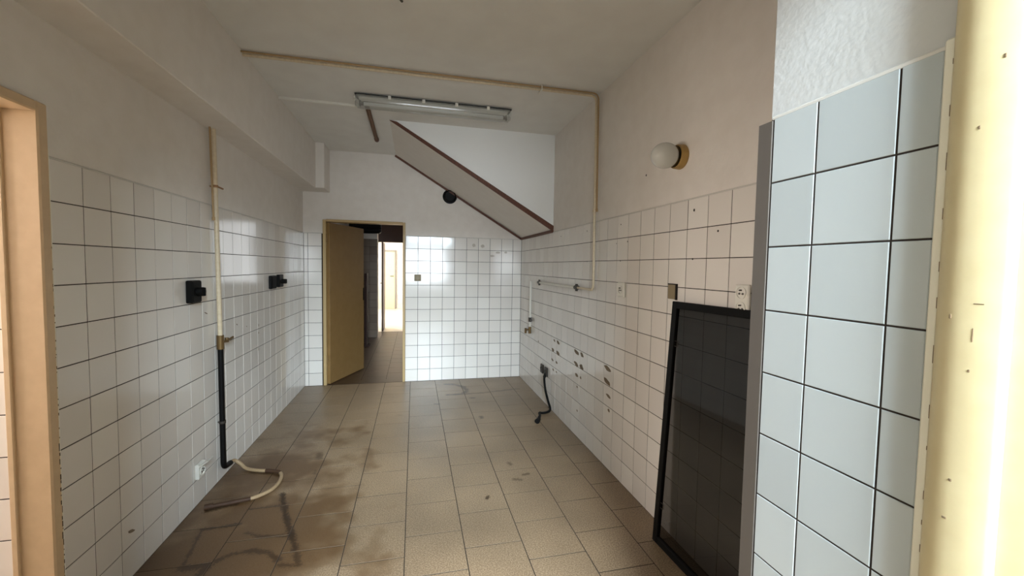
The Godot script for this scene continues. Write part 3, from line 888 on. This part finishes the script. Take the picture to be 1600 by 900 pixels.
func sphere(st: SurfaceTool, xf: Transform3D, r: float, ry: float) -> void:
	var a := 24
	var b := 36
	for i in a:
		for k in b:
			var v := []
			var n := []
			for q in [[i, k], [i, k + 1], [i + 1, k + 1], [i + 1, k]]:
				var p: float = PI * q[0] / a
				var t: float = TAU * q[1] / b
				var d := Vector3(sin(p) * cos(t), cos(p), sin(p) * sin(t))
				v.append(xf * (d * Vector3(r, ry, r)))
				n.append((xf.basis * (d / Vector3(r, ry, r))).normalized())
			if i > 0: tri(st, v[0], v[1], v[2], n[0], n[1], n[2])
			if i < a - 1: tri(st, v[0], v[2], v[3], n[0], n[2], n[3])

func clip(parent: Node, at: Vector3, along: Vector3, out_dir: Vector3, r: float, m: Material) -> void:
	# a band round a pipe and the stub that holds it to the wall
	var st := mb()
	tube(st, [at - along * 0.008, at + along * 0.008], r + 0.003, 12)
	tube(st, [at, at - out_dir * 0.03], 0.005, 8)
	done("clip", st, m, parent)

func build_pipes() -> void:
	# right: down from the ceiling run, then along the wall to the taps
	var g := thing("gas_pipe", "cream pipe along the ceiling and down the right wall to an elbow", "pipe")
	var y := H - 0.019
	var xw := XR - 0.022
	var run := rounded([Vector3(-1.046, y, 2.245), Vector3(xw, y, 2.262), Vector3(xw, 1.276, 2.292), Vector3(xw, 1.279, 1.955)], 0.05)
	put("pipe", tubed(run, 0.0098, 12), M.pipe_paint, g)
	put("wall_pipe", tubed([Vector3(xw, 1.279, 1.955), Vector3(xw, 1.279, 0.90)], 0.0125, 12), M.pipe_white, g)
	for z in [1.955, 0.885]:
		var st := mb()
		tube(st, [Vector3(xw, 1.279, z + 0.028), Vector3(xw, 1.279, z - 0.028)], 0.019, 8)
		tube(st, [Vector3(xw, 1.279 - 0.03, z), Vector3(xw, 1.279 + 0.03, z)], 0.012, 8)
		tube(st, [Vector3(xw, 1.279, z), Vector3(XR, 1.279, z)], 0.009, 8)
		done("valve", st, M.iron, g)
	var cst := mb()
	box(cst, Vector3(0.895, H - 0.038, 2.22), Vector3(0.909, H - 0.03, 2.305), 0.002)
	box(cst, Vector3(0.898, H - 0.034, 2.225), Vector3(0.906, H, 2.232), 0.001)
	box(cst, Vector3(0.898, H - 0.034, 2.296), Vector3(0.906, H, 2.303), 0.001)
	done("clip", cst, M.pipe_white, g)
	clip(g, Vector3(xw, 1.882, 2.277), Vector3.UP, Vector3.LEFT, 0.0115, M.pipe_paint)
	var c := thing("thin_conduit", "thin tan conduit running beside the ceiling pipe to the right wall", "conduit")
	var run2 := rounded([Vector3(-1.046, y + 0.006, 2.274), Vector3(xw + 0.003, y + 0.006, 2.291), Vector3(xw + 0.003, 1.88, 2.310)], 0.05)
	put("pipe", tubed(run2, 0.0058, 10), M.tan_paint, c)
	put("end_cap", tubed([Vector3(xw + 0.003, 1.895, 2.310), Vector3(xw + 0.003, 1.872, 2.310)], 0.0085, 10), M.tan_paint, c)

	# right: short drop with a tap near the back corner
	var d := thing("tap_pipe", "short white vertical pipe with a small tap near the back right corner", "pipe")
	put("pipe", tubed([Vector3(xw, 1.282, 0.545), Vector3(xw, 0.70, 0.54)], 0.0125, 12), M.pipe_white, d)
	var v := mb()
	tube(v, [Vector3(xw, 0.85, 0.542), Vector3(xw, 0.80, 0.542)], 0.02, 8)
	tube(v, [Vector3(xw, 0.825, 0.542), Vector3(xw - 0.01, 0.825, 0.64)], 0.007, 8)
	done("valve", v, M.iron, d)
	v = mb()
	tube(v, [Vector3(xw, 0.74, 0.54), Vector3(xw, 0.66, 0.54)], 0.018, 8)
	tube(v, [Vector3(xw, 0.71, 0.54), Vector3(xw - 0.03, 0.69, 0.46)], 0.012, 8)
	tube(v, [Vector3(xw - 0.03, 0.71, 0.46), Vector3(xw - 0.03, 0.65, 0.46)], 0.013, 8)
	done("tap", v, M.brass, d)

	# left: from the beam to the floor
	var l := thing("riser_pipe", "cream riser pipe turning black below its valve on the left wall", "pipe")
	var xp2 := XL + 0.026
	put("pipe", tubed([Vector3(xp2, 2.275, 2.245), Vector3(xp2, 0.93, 2.205)], 0.0135, 12), M.pipe_paint, l)
	put("black_pipe", tubed(rounded([Vector3(xp2, 0.95, 2.206), Vector3(xp2, 0.085, 2.195), Vector3(xp2 + 0.005, 0.075, 2.10)], 0.04), 0.0165, 12), M.black, l)
	v = mb()
	tube(v, [Vector3(xp2, 0.97, 2.206), Vector3(xp2, 0.88, 2.206)], 0.022, 8)
	tube(v, [Vector3(xp2, 0.925, 2.206), Vector3(xp2 + 0.02, 0.925, 2.16), Vector3(xp2 + 0.02, 0.935, 2.07)], 0.008, 8)
	tube(v, [Vector3(xp2 + 0.015, 0.915, 2.15), Vector3(xp2 + 0.015, 0.945, 2.15)], 0.013, 8)
	done("valve", v, M.brass, l)
	clip(l, Vector3(xp2, 0.395, 2.198), Vector3.UP, Vector3.RIGHT, 0.017, M.iron)
	clip(l, Vector3(xp2, 1.92, 2.234), Vector3.UP, Vector3.RIGHT, 0.0135, M.old_paint)
	put("bracket", tubed([Vector3(xp2 + 0.01, 1.92, 2.234), Vector3(xp2 + 0.012, 1.918, 2.16)], 0.006, 8), M.old_paint, l)
	var t := thing("thin_riser", "thin tan conduit beside the cream riser under the beam", "conduit")
	put("pipe", tubed([Vector3(xp2 - 0.002, 2.272, 2.288), Vector3(xp2 - 0.002, 1.72, 2.262)], 0.0058, 10), M.tan_paint, t)
	put("end_cap", tubed([Vector3(xp2 - 0.002, 1.725, 2.262), Vector3(xp2 - 0.002, 1.705, 2.261)], 0.009, 10), M.tan_paint, t)

	# hose on the floor
	var h := thing("hose", "dirty pale hose curled on the floor below the black riser pipe", "hose")
	var path := smooth_path([Vector3(xp2 + 0.005, 0.075, 2.098), Vector3(-1.20, 0.07, 2.06), Vector3(-1.165, 0.04, 2.055), Vector3(-1.12, 0.014, 2.08), Vector3(-1.03, 0.012, 2.122), Vector3(-0.94, 0.012, 2.146), Vector3(-0.875, 0.012, 2.19), Vector3(-0.848, 0.012, 2.285), Vector3(-0.862, 0.012, 2.40), Vector3(-0.93, 0.012, 2.478), Vector3(-1.01, 0.012, 2.506), Vector3(-1.144, 0.014, 2.540)])
	var n := path.size()
	put("hose", tubed(path.slice(0, n - 10), 0.0115, 12), M.hose, h)
	put("soiled_end", tubed(path.slice(n - 11), 0.012, 12), M.hose_dirty, h)
	put("soiled_bend", tubed(path.slice(27, 37), 0.0122, 12), M.hose_dirty, h)
	put("nozzle", tubed([Vector3(-1.135, 0.016, 2.538), Vector3(-1.175, 0.016, 2.548)], 0.016, 12), M.hose_dirty, h)

	# ceiling: brown pipe stub and white cable duct
	var s := thing("ceiling_pipe_stub", "short brown pipe on the ceiling behind the fluorescent light", "pipe")
	put("pipe", tubed([Vector3(-0.375, H - 0.02, 1.66), Vector3(-0.378, H - 0.02, 0.66)], 0.019, 12), M.dark_pipe, s)
	put("end_cap", tubed([Vector3(-0.378, H - 0.02, 0.68), Vector3(-0.378, H - 0.02, 0.63)], 0.023, 12), M.wood, s)
	var w := thing("cable_duct", "white cable duct on the ceiling from the beam to the light", "cable duct")
	put("duct", boxed(Vector3(-1.046, H - 0.022, 1.525), Vector3(-0.44, H, 1.548), 0.003), M.white_plastic, w)
	put("duct_end", boxed(Vector3(-0.46, H - 0.022, 1.525), Vector3(-0.437, H, 1.72), 0.003), M.white_plastic, w)

	var hk := thing("ceiling_hook", "small dark hook in the ceiling at the top edge", "hook", Vector3(-0.063, H, 3.03))
	put("plate", tubed([Vector3(0, 0, 0), Vector3(0, -0.004, 0)], 0.009, 12), M.iron, hk)
	put("hook", tubed(rounded([Vector3(0, -0.003, 0), Vector3(0, -0.014, 0), Vector3(0.009, -0.014, 0), Vector3(0.009, -0.008, 0)], 0.004), 0.0025, 8), M.iron, hk)

	# black flue on the back wall
	var b := thing("flue_stub", "black round flue stub on the back wall under the sloping trim", "flue")
	var st := mb()
	lathe(st, [[0.001, 0.0], [0.088, 0.0], [0.088, 0.012], [0.072, 0.016], [0.072, 0.05], [0.067, 0.055], [0.062, 0.05], [0.062, 0.02], [0.001, 0.02]], Transform3D(Basis(Vector3.RIGHT, Vector3.BACK, Vector3.DOWN), Vector3(0.435, 2.305, -PL)), 28)
	done("collar", st, M.black, b)

func switch_box(called: String, label: String, at: Vector3, u: Vector3, w: float, h: float, deep: float, body: Material, group := "") -> Node3D:
	var o := thing(called, label, "switch", Vector3.ZERO, group)
	var n := u.cross(Vector3.UP)
	o.transform = Transform3D(Basis(u, Vector3.UP, n), at)
	put("body", boxed(Vector3(-w / 2, -h / 2, 0), Vector3(w / 2, h / 2, deep), 0.005), body, o)
	return o

func build_fittings() -> void:
	var back := Vector3(0, 0, -1)
	var left := Vector3(0, 0, 1)
	# left wall
	var a := switch_box("rotary_switch", "large black rotary switch left of the riser pipe", Vector3(XL, 1.272, 2.505), back, 0.105, 0.128, 0.034, M.black)
	put("knob", tubed([Vector3(0.0, 0.0, 0.03), Vector3(0.0, 0.0, 0.07)], 0.026, 16), M.black_rubber, a)
	put("pointer", boxed(Vector3(-0.006, -0.024, 0.068), Vector3(0.006, 0.024, 0.078), 0.002), M.black, a)
	put("cover_plate", boxed(Vector3(-0.046, -0.058, 0.034), Vector3(0.046, 0.058, 0.037), 0.0015), M.black_rubber, a)
	var b := switch_box("wall_outlet", "flat black outlet box beside the small rotary switch", Vector3(XL, 1.272, 1.135), back, 0.13, 0.118, 0.028, M.black)
	put("cover_plate", boxed(Vector3(-0.052, -0.05, 0.028), Vector3(0.052, 0.05, 0.031), 0.0015), M.black_rubber, b)
	var c := switch_box("rotary_switch", "small black rotary switch nearest the back wall", Vector3(XL, 1.278, 0.925), back, 0.12, 0.118, 0.028, M.black)
	put("knob", tubed([Vector3(0, -0.005, 0.026), Vector3(0, -0.005, 0.066)], 0.022, 16), M.black_rubber, c)
	put("pointer", boxed(Vector3(-0.006, -0.024, 0.064), Vector3(0.006, 0.016, 0.074), 0.002), M.black, c)
	var d := switch_box("wall_socket", "white socket with raised lid low on the left wall", Vector3(XL, 0.205, 2.462), back, 0.085, 0.09, 0.022, M.white_plastic)
	d.set_meta("category", "socket")
	lidded(d)
	# back wall
	var e := switch_box("light_switch", "grey square light switch right of the back door", Vector3(0.05, 1.292, 0.0), Vector3.RIGHT, 0.082, 0.082, 0.012, M.beige_plastic)
	put("rocker", boxed(Vector3(-0.024, -0.03, 0.012), Vector3(0.024, 0.03, 0.019), 0.003), M.beige_plastic, e)
	# right wall
	var f := switch_box("wall_socket", "white socket in the middle of the right wall", Vector3(XR, 1.304, 2.715), left, 0.085, 0.1, 0.02, M.white_plastic)
	f.set_meta("category", "socket")
	face(f, 0.0, 0.020)
	var g := switch_box("junction_box", "beige junction box touching the corner of the leaning glass panel", Vector3(XR, 1.325, 3.262), left, 0.078, 0.082, 0.006, M.beige_plastic)
	g.set_meta("category", "junction box")
	put("rim", boxed(Vector3(0.031, -0.043, 0.0), Vector3(0.041, 0.043, 0.010), 0.001), M.hole, g)
	put("rim", boxed(Vector3(-0.040, 0.037, 0.0), Vector3(0.032, 0.043, 0.008), 0.001), M.hole, g)
	var h := switch_box("double_socket", "white double socket above the leaning glass panel", Vector3(XR, 1.318, 3.757), left, 0.075, 0.135, 0.016, M.white_plastic)
	h.set_meta("category", "socket")
	face(h, 0.032, 0.016)
	face(h, -0.032, 0.016)
	var low1 := switch_box("low_socket", "brown low socket nearest the back right corner", Vector3(XR, 0.352, 1.01), left, 0.075, 0.095, 0.02, M.iron)
	low1.set_meta("category", "socket")
	face(low1, 0.0, 0.02)
	var low2 := switch_box("low_socket", "brown low socket from which the black cable hangs", Vector3(XR, 0.352, 1.15), left, 0.075, 0.095, 0.02, M.iron)
	low2.set_meta("category", "socket")
	face(low2, 0.0, 0.02)
	# black cable
	var k := thing("power_cable", "thick black cable hanging from a low socket to the floor", "cable")
	var path := smooth_path([Vector3(XR - 0.02, 0.335, 1.155), Vector3(XR - 0.035, 0.29, 1.17), Vector3(XR - 0.03, 0.18, 1.195), Vector3(XR - 0.025, 0.09, 1.27), Vector3(XR - 0.03, 0.03, 1.365), Vector3(XR - 0.07, 0.014, 1.40), Vector3(1.245, 0.013, 1.41), Vector3(1.21, 0.02, 1.42), Vector3(1.195, 0.02, 1.48), Vector3(1.165, 0.018, 1.56)])
	put("cable", tubed(path, 0.0115, 12), M.black_rubber, k)
	var p := mb()
	tube(p, [Vector3(1.172, 0.02, 1.53), Vector3(1.15, 0.021, 1.59), Vector3(1.12, 0.024, 1.64)], 0.013, 12, 0.024)
	done("plug", p, M.black_rubber, k)
	put("strain_relief", tubed([Vector3(XR - 0.012, 0.338, 1.152), Vector3(XR - 0.034, 0.30, 1.167)], 0.016, 12), M.black, k)

func face(o: Node3D, y: float, z: float) -> void:
	var st := mb()
	lathe(st, [[0.026, z - 0.001], [0.027, z + 0.004], [0.024, z + 0.004], [0.021, z - 0.006], [0.001, z - 0.006]], Transform3D(Basis(Vector3.RIGHT, Vector3.BACK, Vector3.DOWN), Vector3(0, y, 0)), 20)
	put("socket_face", st.commit(), M.white_plastic if o.name.begins_with("wall") or o.name.begins_with("double") else M.iron, o)
	for x in [-0.0095, 0.0095]:
		put("pin_hole", tubed([Vector3(x, y - 0.004, z - 0.002), Vector3(x, y - 0.004, z + 0.0045)], 0.004, 8), M.socket_hole, o)
	put("earth_pin", tubed([Vector3(0, y + 0.011, z - 0.002), Vector3(0, y + 0.011, z + 0.012)], 0.003, 8), M.iron, o)

func lidded(o: Node3D) -> void:
	face(o, -0.005, 0.022)
	var st := mb()
	box(st, Vector3(-0.036, 0.0, 0.0), Vector3(0.036, 0.055, 0.005), 0.002, Transform3D(Basis(Vector3.RIGHT, deg_to_rad(55)), Vector3(0, 0.032, 0.02)))
	done("lid", st, M.white_plastic, o)

func build_panel() -> void:
	var o := thing("glass_panel", "black framed smoked glass panel leaning against the right wall", "glass panel")
	var w := 0.62
	var hgt := 1.278
	var a := Vector3(1.262, 0.002, 3.325)                      # bottom corner away from the camera
	var u := Vector3(0.035, 0, 1.0).normalized()
	var v := Vector3(XR - 0.026 - a.x, 1.274, -0.012).normalized()
	u = (u - v * u.dot(v)).normalized()
	var n := u.cross(v).normalized()                           # faces the room
	o.transform = Transform3D(Basis(u, v, n), a)
	var b := 0.036
	put("frame_bar", boxed(Vector3(0, 0, -0.012), Vector3(b, hgt, 0.012), 0.003), M.black, o)
	put("frame_bar", boxed(Vector3(w - b, 0, -0.012), Vector3(w, hgt, 0.012), 0.003), M.black, o)
	put("frame_bar", boxed(Vector3(b, 0, -0.012), Vector3(w - b, b, 0.012), 0.003), M.black, o)
	put("frame_bar", boxed(Vector3(b, hgt - b, -0.012), Vector3(w - b, hgt, 0.012), 0.003), M.black, o)
	var st := mb()
	quad(st, Vector3(b - 0.004, b - 0.004, 0), Vector3(w - b + 0.004, b - 0.004, 0), Vector3(w - b + 0.004, hgt - b + 0.004, 0), Vector3(b - 0.004, hgt - b + 0.004, 0), Vector3.BACK)
	done("glass", st, M.glass, o)
	for y in [0.19, 1.045]:
		var c := mb()
		box(c, Vector3(b, y, 0.001), Vector3(b + 0.022, y + 0.003, 0.006), 0.001)
		box(c, Vector3(b, y + 0.027, 0.001), Vector3(b + 0.022, y + 0.030, 0.006), 0.001)
		box(c, Vector3(b + 0.019, y + 0.003, 0.001), Vector3(b + 0.022, y + 0.027, 0.006), 0.001)
		done("clip", c, M.iron, o)

func build_passage_things() -> void:
	var d := thing("duct_box", "black duct box high on the dim pier beyond the door", "duct")
	put("box", boxed(Vector3(-1.2, 2.05, -3.34), Vector3(-0.62, 2.245, -3.12), 0.03), M.black, d)
	put("rim", boxed(Vector3(-1.2, 2.13, -3.125), Vector3(-0.61, 2.15, -3.105), 0.006), M.black_rubber, d)
	var b := thing("brown_board", "dark brown upright board behind the open door's edge", "board", Vector3(-0.815, 0, -2.45))
	put("board", boxed(Vector3(-0.02, 0.0, -0.12), Vector3(0.02, 1.29, 0.12), 0.004), M.dark_board, b)
	put("foot", boxed(Vector3(-0.06, 0.0, -0.10), Vector3(0.06, 0.03, 0.10), 0.004), M.dark_board, b)

func _ready() -> void:
	rng.seed = 20240
	make_materials()
	build_camera_and_light()
	build_shell()
	build_soffit()
	build_doors()
	build_panel()
	build_pipes()
	build_fluorescent()
	build_globe_lamp()
	build_fittings()
	build_passage_things()
